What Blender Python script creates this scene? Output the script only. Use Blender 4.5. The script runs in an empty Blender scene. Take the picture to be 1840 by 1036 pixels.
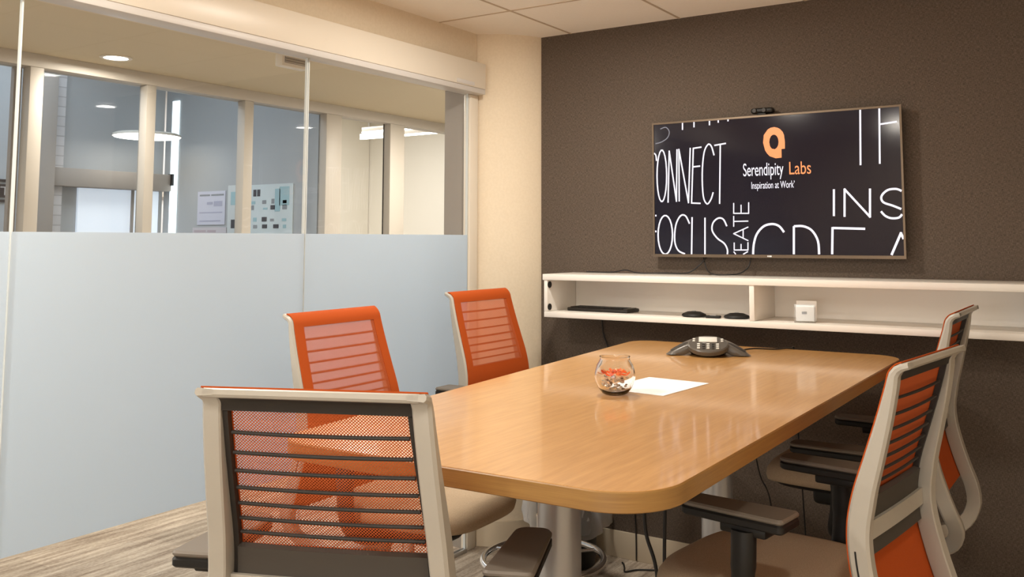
import bpy, bmesh, math, random
from mathutils import Vector, Matrix
from math import sin, cos, pi, radians as R

S = bpy.context.scene
C = bpy.context.collection
random.seed(7)

# ------------------------------------------------------------------ camera
cd = bpy.data.cameras.new('camera')
cam = bpy.data.objects.new('camera', cd); C.objects.link(cam)
cd.sensor_fit = 'HORIZONTAL'; cd.sensor_width = 36
cd.lens = 1627.22 / 1840 * 36
cd.shift_x = -(995.9 - 920) / 1840
cd.shift_y = (291.2 - 518) / 1840
cd.clip_start = .05
rx = Vector((0.85000250, 0.52677688, -0.00136556))
dn = Vector((-0.04636377, 0.07222945, -0.99630984))
fw = Vector((-0.52473436, 0.84692918, 0.08581858))
M = Matrix((rx, -dn, -fw)).transposed().to_4x4()
M.translation = Vector((2.5247, -3.9487, 1.5))
cam.matrix_world = M
S.camera = cam

# ------------------------------------------------------------------ world, exposure
w = bpy.data.worlds.new('world'); S.world = w; w.use_nodes = True
w.node_tree.nodes['Background'].inputs[0].default_value = (.75, .85, 1, 1)
w.node_tree.nodes['Background'].inputs[1].default_value = .25
S.view_settings.view_transform = 'Standard'; S.view_settings.look = 'None'
S.view_settings.exposure = 0.10; S.view_settings.gamma = 1; S.view_settings.use_curve_mapping = False

WARM = (1, .92, .81); NEUT = (1, .94, .84); COOL = (.72, .86, 1)
# (x, y, z, watts, radius, colour): one light in every ceiling fitting
ROOM_LIGHTS = [(.72, -1.05, 2.545, 24, WARM), (.48, -2.85, 2.545, 24, WARM),
               (2.6, -3.45, 2.545, 16, WARM), (.9, -4.6, 2.545, 20, WARM)]
S.cycles.max_bounces = 14; S.cycles.diffuse_bounces = 9; S.cycles.transparent_max_bounces = 24
HALL_LIGHTS = [(-1.81, -1.23, 2.425, 9, NEUT), (-1.2, -3.6, 2.425, 46, NEUT), (-1.2, 1.2, 2.425, 34, NEUT), (-.95, -.35, 2.425, 14, NEUT)]
def area(name, loc, size, watts, col, rot=(0, 0, 0), spread=180):
    l = bpy.data.lights.new(name, 'AREA'); l.shape = 'RECTANGLE' if isinstance(size, tuple) else 'DISK'
    if isinstance(size, tuple): l.size, l.size_y = size
    else: l.size = size
    l.energy = watts; l.color = col; l.spread = R(spread)
    o = bpy.data.objects.new(name, l); o.location = loc; o.rotation_euler = rot; C.objects.link(o); return o
for x, y, z, wt, c in ROOM_LIGHTS: area('downlight_light', (x, y, z - .012), .16, wt, c, spread=180)
# fill light at an added window behind the camera, tilted towards the ceiling
area('window_light', (2.15, -5.27, 1.55), (2.0, 1.5), 32, (1, .96, .90), (R(116), 0, 0), 150)
for x, y, z, wt, c in HALL_LIGHTS: area('corridor_light', (x, y, z - .012), .12, wt, c)
# added fill lights under the two office ceilings, out of view
area('office_daylight', (-3.0, -1.6, 2.98), (1.2, 2.6), 34, COOL)
area('office_tube_light', (-3.9, 2.2, 2.98), (1.6, 2.4), 105, (1, .95, .90))

# ------------------------------------------------------------------ materials
def mat(name, col, rough=.5, metal=0, spec=.5, emit=None, es=1, coat=0):
    m = bpy.data.materials.new(name); m.use_nodes = True
    b = m.node_tree.nodes['Principled BSDF']
    b.inputs['Base Color'].default_value = (*col, 1); b.inputs['Roughness'].default_value = rough
    b.inputs['Metallic'].default_value = metal; b.inputs['Specular IOR Level'].default_value = spec
    b.inputs['Coat Weight'].default_value = coat
    if emit: b.inputs['Emission Color'].default_value = (*emit, 1); b.inputs['Emission Strength'].default_value = es
    return m
def NT(m): return m.node_tree, m.node_tree.nodes, m.node_tree.links, m.node_tree.nodes['Principled BSDF']
def noise_mat(name, c1, c2, scale=(50, 50, 50), rough=.8, bump=.2, detail=4, ramp=(.35, .65), nscale=1, spec=.3, dist=.002, coat=0):
    m = mat(name, c1, rough, spec=spec, coat=coat); t, n, l, b = NT(m)
    tc = n.new('ShaderNodeTexCoord'); mp = n.new('ShaderNodeMapping'); mp.inputs['Scale'].default_value = scale
    nz = n.new('ShaderNodeTexNoise'); nz.inputs['Scale'].default_value = nscale; nz.inputs['Detail'].default_value = detail
    cr = n.new('ShaderNodeValToRGB'); cr.color_ramp.elements[0].position = ramp[0]; cr.color_ramp.elements[1].position = ramp[1]
    cr.color_ramp.elements[0].color = (*c1, 1); cr.color_ramp.elements[1].color = (*c2, 1)
    l.new(tc.outputs['Object'], mp.inputs[0]); l.new(mp.outputs[0], nz.inputs['Vector'])
    l.new(nz.outputs[0], cr.inputs[0]); l.new(cr.outputs[0], b.inputs['Base Color'])
    if bump:
        bp = n.new('ShaderNodeBump'); bp.inputs['Strength'].default_value = bump; bp.inputs['Distance'].default_value = dist
        l.new(nz.outputs[0], bp.inputs['Height']); l.new(bp.outputs[0], b.inputs['Normal'])
    return m

M_wall = noise_mat('warm_cream_paint', (.70, .605, .465), (.73, .635, .495), (90, 90, 90), .75, .12)
M_ceil = noise_mat('ceiling_tile', (.90, .85, .77), (.92, .87, .79), (160, 160, 160), .9, .3)
M_grid = mat('ceiling_grid_paint', (.50, .40, .29), .6)
M_trimw = mat('white_trim_paint', (.76, .70, .60), .35)
M_trackp = mat('track_paint', (.62, .60, .58), .4)
M_alu = mat('brushed_aluminium', (.62, .62, .63), .28, 1)
M_base = mat('vinyl_base', (.58, .50, .38), .5)
M_hallceil = mat('corridor_ceiling_paint', (.62, .53, .37), .85)
M_halltrim = mat('taupe_frame_paint', (.50, .455, .39), .5)
M_cream = mat('office_cream_paint', (.78, .74, .64), .8)
M_offw = mat('office_grey_paint', (.44, .45, .45), .85)
M_white = mat('office_white_paint', (.74, .74, .74), .8)
M_taupe = mat('office_taupe_paint', (.34, .30, .26), .8)
M_jamb = mat('grey_jamb_paint', (.30, .27, .24), .5)

def fabric_wall():
    m = mat('charcoal_woven_wallcovering', (.07, .055, .044), .95, spec=.15); t, n, l, b = NT(m)
    tc = n.new('ShaderNodeTexCoord')
    cols = []
    for sc in ((700, 700, 90), (90, 90, 700)):
        mp = n.new('ShaderNodeMapping'); mp.inputs['Scale'].default_value = sc
        nz = n.new('ShaderNodeTexNoise'); nz.inputs['Scale'].default_value = 1; nz.inputs['Detail'].default_value = 2
        l.new(tc.outputs['Object'], mp.inputs[0]); l.new(mp.outputs[0], nz.inputs['Vector']); cols.append(nz.outputs[0])
    mx = n.new('ShaderNodeMath'); mx.operation = 'MULTIPLY'; l.new(cols[0], mx.inputs[0]); l.new(cols[1], mx.inputs[1])
    cr = n.new('ShaderNodeValToRGB'); cr.color_ramp.elements[0].position = .17; cr.color_ramp.elements[1].position = .36
    cr.color_ramp.elements[0].color = (.072, .055, .043, 1); cr.color_ramp.elements[1].color = (.150, .118, .094, 1)
    l.new(mx.outputs[0], cr.inputs[0]); l.new(cr.outputs[0], b.inputs['Base Color'])
    bp = n.new('ShaderNodeBump'); bp.inputs['Strength'].default_value = .5; bp.inputs['Distance'].default_value = .002
    l.new(mx.outputs[0], bp.inputs['Height']); l.new(bp.outputs[0], b.inputs['Normal'])
    return m
M_fabric = fabric_wall()

def carpet():
    m = mat('plank_carpet', (.3, .25, .2), .95, spec=.1); t, n, l, b = NT(m)
    tc = n.new('ShaderNodeTexCoord')
    # plank tiles 25 cm x 1 m, each one a slightly different tone
    br = n.new('ShaderNodeTexBrick'); br.inputs['Scale'].default_value = 1
    br.inputs['Brick Width'].default_value = 1.0; br.inputs['Row Height'].default_value = .25
    br.inputs['Mortar Size'].default_value = 0.0; br.inputs['Color1'].default_value = (.62, .62, .62, 1); br.inputs['Color2'].default_value = (1, 1, 1, 1)
    mp0 = n.new('ShaderNodeMapping'); mp0.inputs['Rotation'].default_value = (0, 0, R(90)); l.new(tc.outputs['Object'], mp0.inputs[0]); l.new(mp0.outputs[0], br.inputs['Vector'])
    mp = n.new('ShaderNodeMapping'); mp.inputs['Scale'].default_value = (26, 2.2, 1)
    nz = n.new('ShaderNodeTexNoise'); nz.inputs['Scale'].default_value = 1; nz.inputs['Detail'].default_value = 5; nz.inputs['Roughness'].default_value = .65
    l.new(tc.outputs['Object'], mp.inputs[0]); l.new(mp.outputs[0], nz.inputs['Vector'])
    mp2 = n.new('ShaderNodeMapping'); mp2.inputs['Scale'].default_value = (180, 60, 1)
    n2 = n.new('ShaderNodeTexNoise'); n2.inputs['Scale'].default_value = 1; n2.inputs['Detail'].default_value = 2
    l.new(tc.outputs['Object'], mp2.inputs[0]); l.new(mp2.outputs[0], n2.inputs['Vector'])
    ad = n.new('ShaderNodeMath'); ad.operation = 'MULTIPLY_ADD'; ad.inputs[1].default_value = .35
    l.new(n2.outputs[0], ad.inputs[0]); l.new(nz.outputs[0], ad.inputs[2])
    cr = n.new('ShaderNodeValToRGB'); cr.color_ramp.elements[0].position = .48; cr.color_ramp.elements[1].position = .86
    cr.color_ramp.elements[0].color = (.24, .185, .14, 1); cr.color_ramp.elements[1].color = (.66, .57, .46, 1)
    l.new(ad.outputs[0], cr.inputs[0])
    mx = n.new('ShaderNodeMix'); mx.data_type = 'RGBA'; mx.blend_type = 'MULTIPLY'; mx.inputs[0].default_value = .7
    l.new(cr.outputs[0], mx.inputs[6]); l.new(br.outputs['Color'], mx.inputs[7]); l.new(mx.outputs[2], b.inputs['Base Color'])
    bp = n.new('ShaderNodeBump'); bp.inputs['Strength'].default_value = .6; bp.inputs['Distance'].default_value = .003
    l.new(ad.outputs[0], bp.inputs['Height']); l.new(bp.outputs[0], b.inputs['Normal'])
    return m
M_carpet = carpet()

def wood(name, c1, c2, rough, coat, s1=(60, 4, 60), s2=(260, 14, 260)):
    m = mat(name, c1, rough, coat=coat); t, n, l, b = NT(m); b.inputs['Coat Roughness'].default_value = .09
    tc = n.new('ShaderNodeTexCoord'); mp = n.new('ShaderNodeMapping'); mp.inputs['Scale'].default_value = s1
    nz = n.new('ShaderNodeTexNoise'); nz.inputs['Scale'].default_value = 1; nz.inputs['Detail'].default_value = 6; nz.inputs['Distortion'].default_value = .6
    l.new(tc.outputs['Object'], mp.inputs[0]); l.new(mp.outputs[0], nz.inputs['Vector'])
    mp2 = n.new('ShaderNodeMapping'); mp2.inputs['Scale'].default_value = s2
    n2 = n.new('ShaderNodeTexNoise'); n2.inputs['Scale'].default_value = 1; n2.inputs['Detail'].default_value = 2
    l.new(tc.outputs['Object'], mp2.inputs[0]); l.new(mp2.outputs[0], n2.inputs['Vector'])
    ad = n.new('ShaderNodeMath'); ad.operation = 'MULTIPLY_ADD'; ad.inputs[1].default_value = .5
    l.new(n2.outputs[0], ad.inputs[0]); l.new(nz.outputs[0], ad.inputs[2])
    cr = n.new('ShaderNodeValToRGB'); cr.color_ramp.elements[0].position = .5; cr.color_ramp.elements[1].position = 1
    cr.color_ramp.elements[0].color = (*c1, 1); cr.color_ramp.elements[1].color = (*c2, 1)
    l.new(ad.outputs[0], cr.inputs[0]); l.new(cr.outputs[0], b.inputs['Base Color'])
    return m
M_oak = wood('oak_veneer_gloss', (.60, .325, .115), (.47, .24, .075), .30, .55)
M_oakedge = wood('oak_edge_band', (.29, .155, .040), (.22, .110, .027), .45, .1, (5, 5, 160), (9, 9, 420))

M_cab = mat('white_laminate', (.80, .77, .72), .35)
M_black = mat('black_plastic', (.009, .008, .007), .5, spec=.35)
M_band = mat('lumbar_grey', (.045, .038, .031), .6)
M_charc = mat('charcoal_plastic', (.024, .020, .017), .5, spec=.35)
M_plat = mat('warm_grey_plastic', (.385, .36, .315), .38)
M_chrome = mat('satin_chrome', (.72, .72, .73), .18, 1)
M_silver = mat('silver_paint', (.47, .49, .52), .30, .6)
M_pad = mat('armrest_pad', (.14, .118, .095), .5)
M_seat = noise_mat('taupe_seat_fabric', (.36, .275, .185), (.46, .355, .245), (500, 500, 500), .95, .3, spec=.15)
M_cable = mat('cable_rubber', (.01, .009, .009), .5)
M_paper = mat('paper', (.82, .83, .84), .8)
M_bronze = mat('dark_bronze_bezel', (.16, .12, .085), .35, .7)
M_screen = mat('screen_glass', (.006, .005, .008), .10, spec=.3, emit=(.007, .005, .009), es=1)
M_stroke = mat('screen_white', (.1, .1, .1), .3, emit=(.93, .90, 1), es=1.0)
M_strokedim = mat('screen_grey', (.05, .05, .05), .3, emit=(.16, .16, .20), es=1.0)
M_logo = mat('screen_orange', (.1, .04, .02), .3, emit=(1, .30, .09), es=1.0)
M_knit = noise_mat('orange_knit', (.38, .062, .007), (.43, .075, .010), (900, 900, 900), .85, .25, spec=.2)

def mesh_fabric():
    m = mat('perforated_orange_knit', (.50, .105, .03), .85, spec=.2); t, n, l, b = NT(m)
    out = n['Material Output']
    uv = n.new('ShaderNodeUVMap'); sp = n.new('ShaderNodeSeparateXYZ'); l.new(uv.outputs[0], sp.inputs[0])
    def wave(o, period):
        a = n.new('ShaderNodeMath'); a.operation = 'MULTIPLY'; a.inputs[1].default_value = 2 * pi / period; l.new(o, a.inputs[0])
        s = n.new('ShaderNodeMath'); s.operation = 'SINE'; l.new(a.outputs[0], s.inputs[0]); return s.outputs[0]
    p = n.new('ShaderNodeMath'); p.operation = 'MULTIPLY'
    l.new(wave(sp.outputs[0], .0064), p.inputs[0]); l.new(wave(sp.outputs[1], .0060), p.inputs[1])
    # the knit is thick: at a slant its threads close the holes
    lw = n.new('ShaderNodeLayerWeight'); lw.inputs[0].default_value = .5
    pw = n.new('ShaderNodeMath'); pw.operation = 'POWER'; pw.inputs[1].default_value = 2.2; l.new(lw.outputs['Facing'], pw.inputs[0])
    th = n.new('ShaderNodeMath'); th.operation = 'MULTIPLY_ADD'; th.inputs[1].default_value = 2.2; th.inputs[2].default_value = .07; l.new(pw.outputs[0], th.inputs[0])
    g = n.new('ShaderNodeMath'); g.operation = 'GREATER_THAN'; l.new(p.outputs[0], g.inputs[0]); l.new(th.outputs[0], g.inputs[1])
    tr = n.new('ShaderNodeBsdfTransparent'); mx = n.new('ShaderNodeMixShader')
    l.new(g.outputs[0], mx.inputs[0]); l.new(b.outputs[0], mx.inputs[1]); l.new(tr.outputs[0], mx.inputs[2]); l.new(mx.outputs[0], out.inputs[0])
    return m
M_mesh = mesh_fabric()

def pane_mat(name, tint=(1, 1, 1), gloss=.9):
    m = bpy.data.materials.new(name); m.use_nodes = True; n = m.node_tree.nodes; l = m.node_tree.links; n.clear()
    o = n.new('ShaderNodeOutputMaterial'); tr = n.new('ShaderNodeBsdfTransparent'); tr.inputs[0].default_value = (*tint, 1)
    gl = n.new('ShaderNodeBsdfGlossy'); gl.inputs['Roughness'].default_value = .02
    lw = n.new('ShaderNodeLayerWeight'); lw.inputs[0].default_value = .5
    pw = n.new('ShaderNodeMath'); pw.operation = 'POWER'; pw.inputs[1].default_value = 5; l.new(lw.outputs['Facing'], pw.inputs[0])
    mu = n.new('ShaderNodeMath'); mu.operation = 'MULTIPLY_ADD'; mu.inputs[1].default_value = .9 * gloss; mu.inputs[2].default_value = .035 * gloss; l.new(pw.outputs[0], mu.inputs[0])
    mx = n.new('ShaderNodeMixShader'); l.new(mu.outputs[0], mx.inputs[0]); l.new(tr.outputs[0], mx.inputs[1]); l.new(gl.outputs[0], mx.inputs[2]); l.new(mx.outputs[0], o.inputs[0])
    return m
M_pane = pane_mat('clear_glass')
M_panefar = pane_mat('office_window_glass', (.96, .97, .98), .08)
def film_mat():
    m = bpy.data.materials.new('frosted_film'); m.use_nodes = True; n = m.node_tree.nodes; l = m.node_tree.links; n.clear()
    o = n.new('ShaderNodeOutputMaterial'); d = n.new('ShaderNodeBsdfDiffuse'); d.inputs[0].default_value = (.68, .76, .84, 1)
    t = n.new('ShaderNodeBsdfTranslucent'); t.inputs[0].default_value = (.73, .82, .90, 1)
    mx = n.new('ShaderNodeMixShader'); mx.inputs[0].default_value = .55
    l.new(d.outputs[0], mx.inputs[1]); l.new(t.outputs[0], mx.inputs[2])
    g = n.new('ShaderNodeBsdfGlossy'); g.inputs['Roughness'].default_value = .35
    m2 = n.new('ShaderNodeMixShader'); m2.inputs[0].default_value = .04; l.new(mx.outputs[0], m2.inputs[1]); l.new(g.outputs[0], m2.inputs[2])
    l.new(m2.outputs[0], o.inputs[0]); return m
M_film = film_mat()
M_edge = mat('polished_glass_edge', (.62, .66, .66), .15, emit=None)
def glass_mat(name, ior=1.45, rough=0, col=(1, 1, 1)):
    m = bpy.data.materials.new(name); m.use_nodes = True; n = m.node_tree.nodes; l = m.node_tree.links; n.clear()
    o = n.new('ShaderNodeOutputMaterial'); g = n.new('ShaderNodeBsdfGlass'); g.inputs['IOR'].default_value = ior
    g.inputs['Roughness'].default_value = rough; g.inputs['Color'].default_value = (*col, 1); l.new(g.outputs[0], o.inputs[0]); return m
M_glass = glass_mat('bowl_glass', 1.46)
M_acryl = pane_mat('clear_acrylic', (.95, .96, .96), 1)
def bag_mat():
    m = bpy.data.materials.new('clear_plastic_film'); m.use_nodes = True; n = m.node_tree.nodes; l = m.node_tree.links; n.clear()
    o = n.new('ShaderNodeOutputMaterial'); tr = n.new('ShaderNodeBsdfTransparent')
    p = n.new('ShaderNodeBsdfPrincipled'); p.inputs['Base Color'].default_value = (.75, .75, .76, 1); p.inputs['Roughness'].default_value = .15
    lw = n.new('ShaderNodeLayerWeight'); lw.inputs[0].default_value = .35
    cr = n.new('ShaderNodeMapRange'); cr.inputs['To Min'].default_value = .26; cr.inputs['To Max'].default_value = .9; l.new(lw.outputs['Facing'], cr.inputs[0])
    mx = n.new('ShaderNodeMixShader'); l.new(cr.outputs[0], mx.inputs[0]); l.new(tr.outputs[0], mx.inputs[1]); l.new(p.outputs[0], mx.inputs[2]); l.new(mx.outputs[0], o.inputs[0])
    return m
M_bag = bag_mat()
def glow(name, col, s): return mat(name, (.8, .8, .8), .5, emit=col, es=s)
M_lampglow = glow('lamp_diffuser', (1, .93, .80), 14)
M_discglow = glow('pendant_diffuser', (1, .96, .88), 5)
M_tubeglow = glow('tube_diffuser', (1, .97, .90), 6)
M_daylight = glow('daylight_slit', (.80, .95, 1), 1.6)
M_sky = glow('outside_daylight', (.62, .74, .88), .5)

# ------------------------------------------------------------------ mesh helpers
def finish(name, bm, m, parent=None, smooth=None, loc=None):
    me = bpy.data.meshes.new(name); bmesh.ops.recalc_face_normals(bm, faces=bm.faces); bm.to_mesh(me); bm.free()
    for mm in (m if isinstance(m, (list, tuple)) else [m]): me.materials.append(mm)
    if smooth is not None:
        for p in me.polygons: p.use_smooth = True
        try: me.set_sharp_from_angle(angle=R(smooth))
        except Exception: pass
    o = bpy.data.objects.new(name, me); C.objects.link(o)
    if loc is not None: o.location = loc
    if parent is not None: o.parent = parent
    return o
def B(bm, lo, hi, bev=0, mi=0, seg=2):
    c = [(a + b) / 2 for a, b in zip(lo, hi)]; s = [abs(b - a) for a, b in zip(lo, hi)]
    r = bmesh.ops.create_cube(bm, size=1, matrix=Matrix.Translation(c) @ Matrix.Diagonal((*s, 1)))
    vs = r['verts']; fs = set(f for v in vs for f in v.link_faces)
    for f in fs: f.material_index = mi
    if bev:
        es = list(set(e for v in vs for e in v.link_edges))
        rr = bmesh.ops.bevel(bm, geom=es, offset=bev, segments=seg, affect='EDGES', profile=.5, clamp_overlap=True)
        for f in rr['faces']: f.material_index = mi
def box(name, lo, hi, m, parent=None, bev=0, seg=2):
    bm = bmesh.new(); B(bm, lo, hi, bev, 0, seg); return finish(name, bm, m, parent, smooth=40 if bev else None)
def struct(name, lo, hi, m, bev=0, parent=None):
    o = box(name, lo, hi, m, parent, bev)
    if parent is None: o['kind'] = 'structure'
    return o
def tag(o, label, cat, group=None):
    o['label'] = label; o['category'] = cat
    if group: o['group'] = group
    return o
def empty(name, loc, rz=0, label=None, cat=None, group=None):
    o = bpy.data.objects.new(name, None); o.location = loc; o.rotation_euler = (0, 0, rz); o.empty_display_size = .1; C.objects.link(o)
    if label: tag(o, label, cat, group)
    return o
def frames(pts, up=None):
    P = [Vector(p) for p in pts]; out = []
    prev = None
    for i, p in enumerate(P):
        t = (P[min(i + 1, len(P) - 1)] - P[max(i - 1, 0)]).normalized()
        if prev is None:
            a = Vector((0, 0, 1)) if abs(t.z) < .9 else Vector((1, 0, 0)); n = t.cross(a).normalized()
        else: n = (prev - t * prev.dot(t)).normalized()
        prev = n; out.append((p, t, n, t.cross(n)))
    return out
def T(bm, pts, r, n=10, caps=True, mi=0, closed=False):
    rs = r if isinstance(r, (list, tuple)) else [r] * len(pts)
    rings = []
    if closed: pts = list(pts) + [pts[0], pts[1]]; rs = list(rs) + [rs[0], rs[1]]
    for (p, t, a, b), rr in zip(frames(pts), rs):
        rings.append([bm.verts.new(p + (a * cos(2 * pi * k / n) + b * sin(2 * pi * k / n)) * rr) for k in range(n)])
    if closed: rings = rings[:-1]
    for i in range(len(rings) - 1):
        for k in range(n):
            f = bm.faces.new((rings[i][k], rings[i][(k + 1) % n], rings[i + 1][(k + 1) % n], rings[i + 1][k])); f.material_index = mi
    if caps and not closed: bm.faces.new(rings[0]).material_index = mi; bm.faces.new(rings[-1][::-1]).material_index = mi
def tube(name, pts, r, m, parent=None, n=10):
    bm = bmesh.new(); T(bm, pts, r, n); return finish(name, bm, m, parent, 50)
def cat(pts, k=8):
    P = [Vector(p) for p in pts]; out = []
    for i in range(len(P) - 1):
        a, b, c, d = P[max(i - 1, 0)], P[i], P[i + 1], P[min(i + 2, len(P) - 1)]
        for j in range(k):
            t = j / k; out.append(.5 * ((2 * b) + (c - a) * t + (2 * a - 5 * b + 4 * c - d) * t * t + (3 * b - a - 3 * c + d) * t ** 3))
    out.append(P[-1]); return out
def lathe(bm, prof, c=(0, 0, 0), n=40, mi=0, wob=None):
    rings = []
    for r, z in prof:
        if r < 1e-5: rings.append([bm.verts.new((c[0], c[1], c[2] + z))])
        else: rings.append([bm.verts.new((c[0] + (r + (wob(k, n, z) if wob else 0)) * cos(2 * pi * k / n), c[1] + (r + (wob(k, n, z) if wob else 0)) * sin(2 * pi * k / n), c[2] + z)) for k in range(n)])
    for A, Bq in zip(rings, rings[1:]):
        for k in range(n):
            k2 = (k + 1) % n
            if len(A) == 1 and len(Bq) == 1: continue
            if len(A) == 1: f = bm.faces.new((A[0], Bq[k], Bq[k2]))
            elif len(Bq) == 1: f = bm.faces.new((A[k], Bq[0], A[k2]))
            else: f = bm.faces.new((A[k], Bq[k], Bq[k2], A[k2]))
            f.material_index = mi
def turned(name, prof, m, parent=None, loc=(0, 0, 0), n=40, smooth=40, wob=None):
    bm = bmesh.new(); lathe(bm, prof, loc, n, wob=wob); return finish(name, bm, m, parent, smooth)
def prism(bm, outline, z0, z1, mi=0, ch=0):
    """closed outline (x, y) extruded, with a small chamfer at top and bottom"""
    def ins(d):
        n = len(outline); out = []
        for i in range(n):
            p = Vector(outline[i]); a = Vector(outline[i - 1]); b = Vector(outline[(i + 1) % n])
            e = ((b - a).normalized()); nn = Vector((e.y, -e.x)); out.append(p - nn * d)
        return out
    levels = [(z0, ch), (z0 + ch, 0), (z1 - ch, 0), (z1, ch)] if ch else [(z0, 0), (z1, 0)]
    rings = [[bm.verts.new((p[0], p[1], z)) for p in ins(d)] for z, d in levels]
    n = len(outline)
    for A, Bq in zip(rings, rings[1:]):
        for k in range(n): bm.faces.new((A[k], A[(k + 1) % n], Bq[(k + 1) % n], Bq[k])).material_index = mi
    bm.faces.new(rings[0][::-1]).material_index = mi; bm.faces.new(rings[-1]).material_index = mi
def round_poly(pts, rads, seg=10):
    out = []; n = len(pts)
    for i in range(n):
        p = Vector(pts[i]); a = (Vector(pts[i - 1]) - p); b = (Vector(pts[(i + 1) % n]) - p); r = rads[i]
        la, lb = a.normalized(), b.normalized(); ang = la.angle(lb); d = r / math.tan(ang / 2)
        c = p + (la + lb).normalized() * (r / sin(ang / 2)); s = p + la * d; e = p + lb * d
        v0 = s - c; v1 = e - c; a0 = math.atan2(v0.y, v0.x); a1 = math.atan2(v1.y, v1.x)
        while a1 - a0 > pi: a1 -= 2 * pi
        while a1 - a0 < -pi: a1 += 2 * pi
        out += [(c.x + r * cos(a0 + (a1 - a0) * k / seg), c.y + r * sin(a0 + (a1 - a0) * k / seg)) for k in range(seg + 1)]
    return out
def flat_text(name, body, m, parent, size, loc, xs=1, width=None, shear=0):
    """front-facing (towards -y) lettering as a thin mesh"""
    cu = bpy.data.curves.new(name, 'FONT'); cu.body = body; cu.size = size; cu.extrude = .0002; cu.shear = shear
    t = bpy.data.objects.new(name, cu); C.objects.link(t)
    dg = bpy.context.evaluated_depsgraph_get(); dg.update()
    me = bpy.data.meshes.new_from_object(t.evaluated_get(dg)); bpy.data.objects.remove(t)
    xs_ = [v.co.x for v in me.vertices]; x0 = min(xs_); wd = max(xs_) - x0; k = (width / wd) if width else xs
    for v in me.vertices:
        x, y, z = v.co; v.co = ((x - x0) * k, -z, y)
    me.materials.clear(); me.materials.append(m)
    o = bpy.data.objects.new(name, me); C.objects.link(o); o.location = loc; o.parent = parent; return o

# ------------------------------------------------------------------ the room shell
def tileplane(name, lo, hi, m): return struct(name, lo, hi, m)
H = 2.56; HC = 2.44; XL = -.24; XF = -2.07; XB = -3.78; YS = .515
struct('floor', (-5.6, -6.2, -.1), (3.4, 4.6, 0), M_carpet)
struct('ceiling', (-.40, -5.3, H), (3.4, .15, H + .1), M_ceil)
bm = bmesh.new()
x = .18
while x < 3.3: B(bm, (x - .006, -5.3, H - .002), (x + .006, 0, H + .001)); x += .607
y = -.55
while y > -5.3: B(bm, (XL, y - .005, H - .0025), (3.3, y + .005, H + .001)); y -= .607
o = finish('trim_1', bm, M_grid); o['kind'] = 'structure'
struct('wall_front', (-.02, 0, 0), (3.4, .15, H), M_fabric)
struct('wall_right', (3.3, -5.3, 0), (3.4, 0, H), M_wall)
struct('wall_back', (-.4, -5.4, 0), (3.4, -5.3, H), M_wall)
wfr = struct('window_17', (1.12, -5.299, .77), (3.18, -5.285, 2.33), M_trimw)  # window added out of view to brighten the room
struct('window_daylight', (1.17, -5.284, .82), (3.13, -5.282, 2.28), M_sky, parent=wfr)  # glowing pane of the added window
struct('baseboard_front', (.0, -.012, 0), (3.3, 0, .122), M_base, bev=.002)
struct('baseboard_right', (3.288, -5.3, 0), (3.3, -.013, .122), M_base, bev=.002)
# rounded column in the corner
def arc_poly(r, x0):
    cx, cy = -.376, .139; pts = []
    a0 = math.atan2(-.245 - cy, x0 - cx); a1 = math.atan2(0 - cy, 0 - cx)
    k = 22
    for i in range(k + 1):
        a = a0 + (a1 - a0) * i / k; pts.append((cx + r * cos(a), cy + r * sin(a)))
    return pts
bm = bmesh.new(); prism(bm, arc_poly(.40, -.262) + [(0, .15), (-.262, .15)], 0, H)
o = finish('wall_column', bm, M_wall, smooth=30); o['kind'] = 'structure'
bm = bmesh.new(); prism(bm, arc_poly(.409, -.262) + [(.006, .1), (-.255, .1)], 0, .122, ch=.002)
o = finish('baseboard_column', bm, M_base, smooth=30); o['kind'] = 'structure'
# wall band over the glass, the head rail box and its metal track
struct('wall_left', (-.40, -5.3, 2.27), (XL, -.245, H), M_wall)
struct('wall_left_end', (-.40, -.30, 0), (-.262, .15, 2.27), M_jamb)
hd = struct('trim_2', (-.239, -5.3, 2.262), (-.168, -.262, 2.392), M_trimw, bev=.003)
struct('track', (-.262, -5.3, 2.236), (-.170, -.262, 2.2615), M_trackp, bev=.002, parent=hd)
struct('track_plate', (-.1675, -.50, 2.268), (-.1655, -.36, 2.286), M_trackp, parent=hd)
struct('trim_3', (-.262, -.32, 0), (-.222, -.252, 2.236), M_trimw, bev=.004)
bm = bmesh.new(); B(bm, (-.245, -5.3, 0), (-.215, -.33, .018), .002); o = finish('trim_4', bm, M_alu, smooth=40); o['kind'] = 'structure'
# glass partition panels with a band of frosted film
ys = [-.33, -1.398, -2.53, -3.66, -5.29]
for i in range(4):
    a, b = ys[i + 1] + .003, ys[i] - .003
    pn = struct(f'window_{i + 1}', (-.235, a, .018), (-.225, b, 2.24), M_pane)
    f = box('frosted_film', (-.2244, a, .598), (-.2236, b, 1.527), M_film, pn)
    box('glass_edge', (-.2362, a - .0015, .018), (-.2238, a + .0035, 2.24), M_edge, pn)
    if i < 2: box('glass_edge', (-.2362, b - .0035, .018), (-.2238, b + .0015, 2.24), M_edge, pn)

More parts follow.
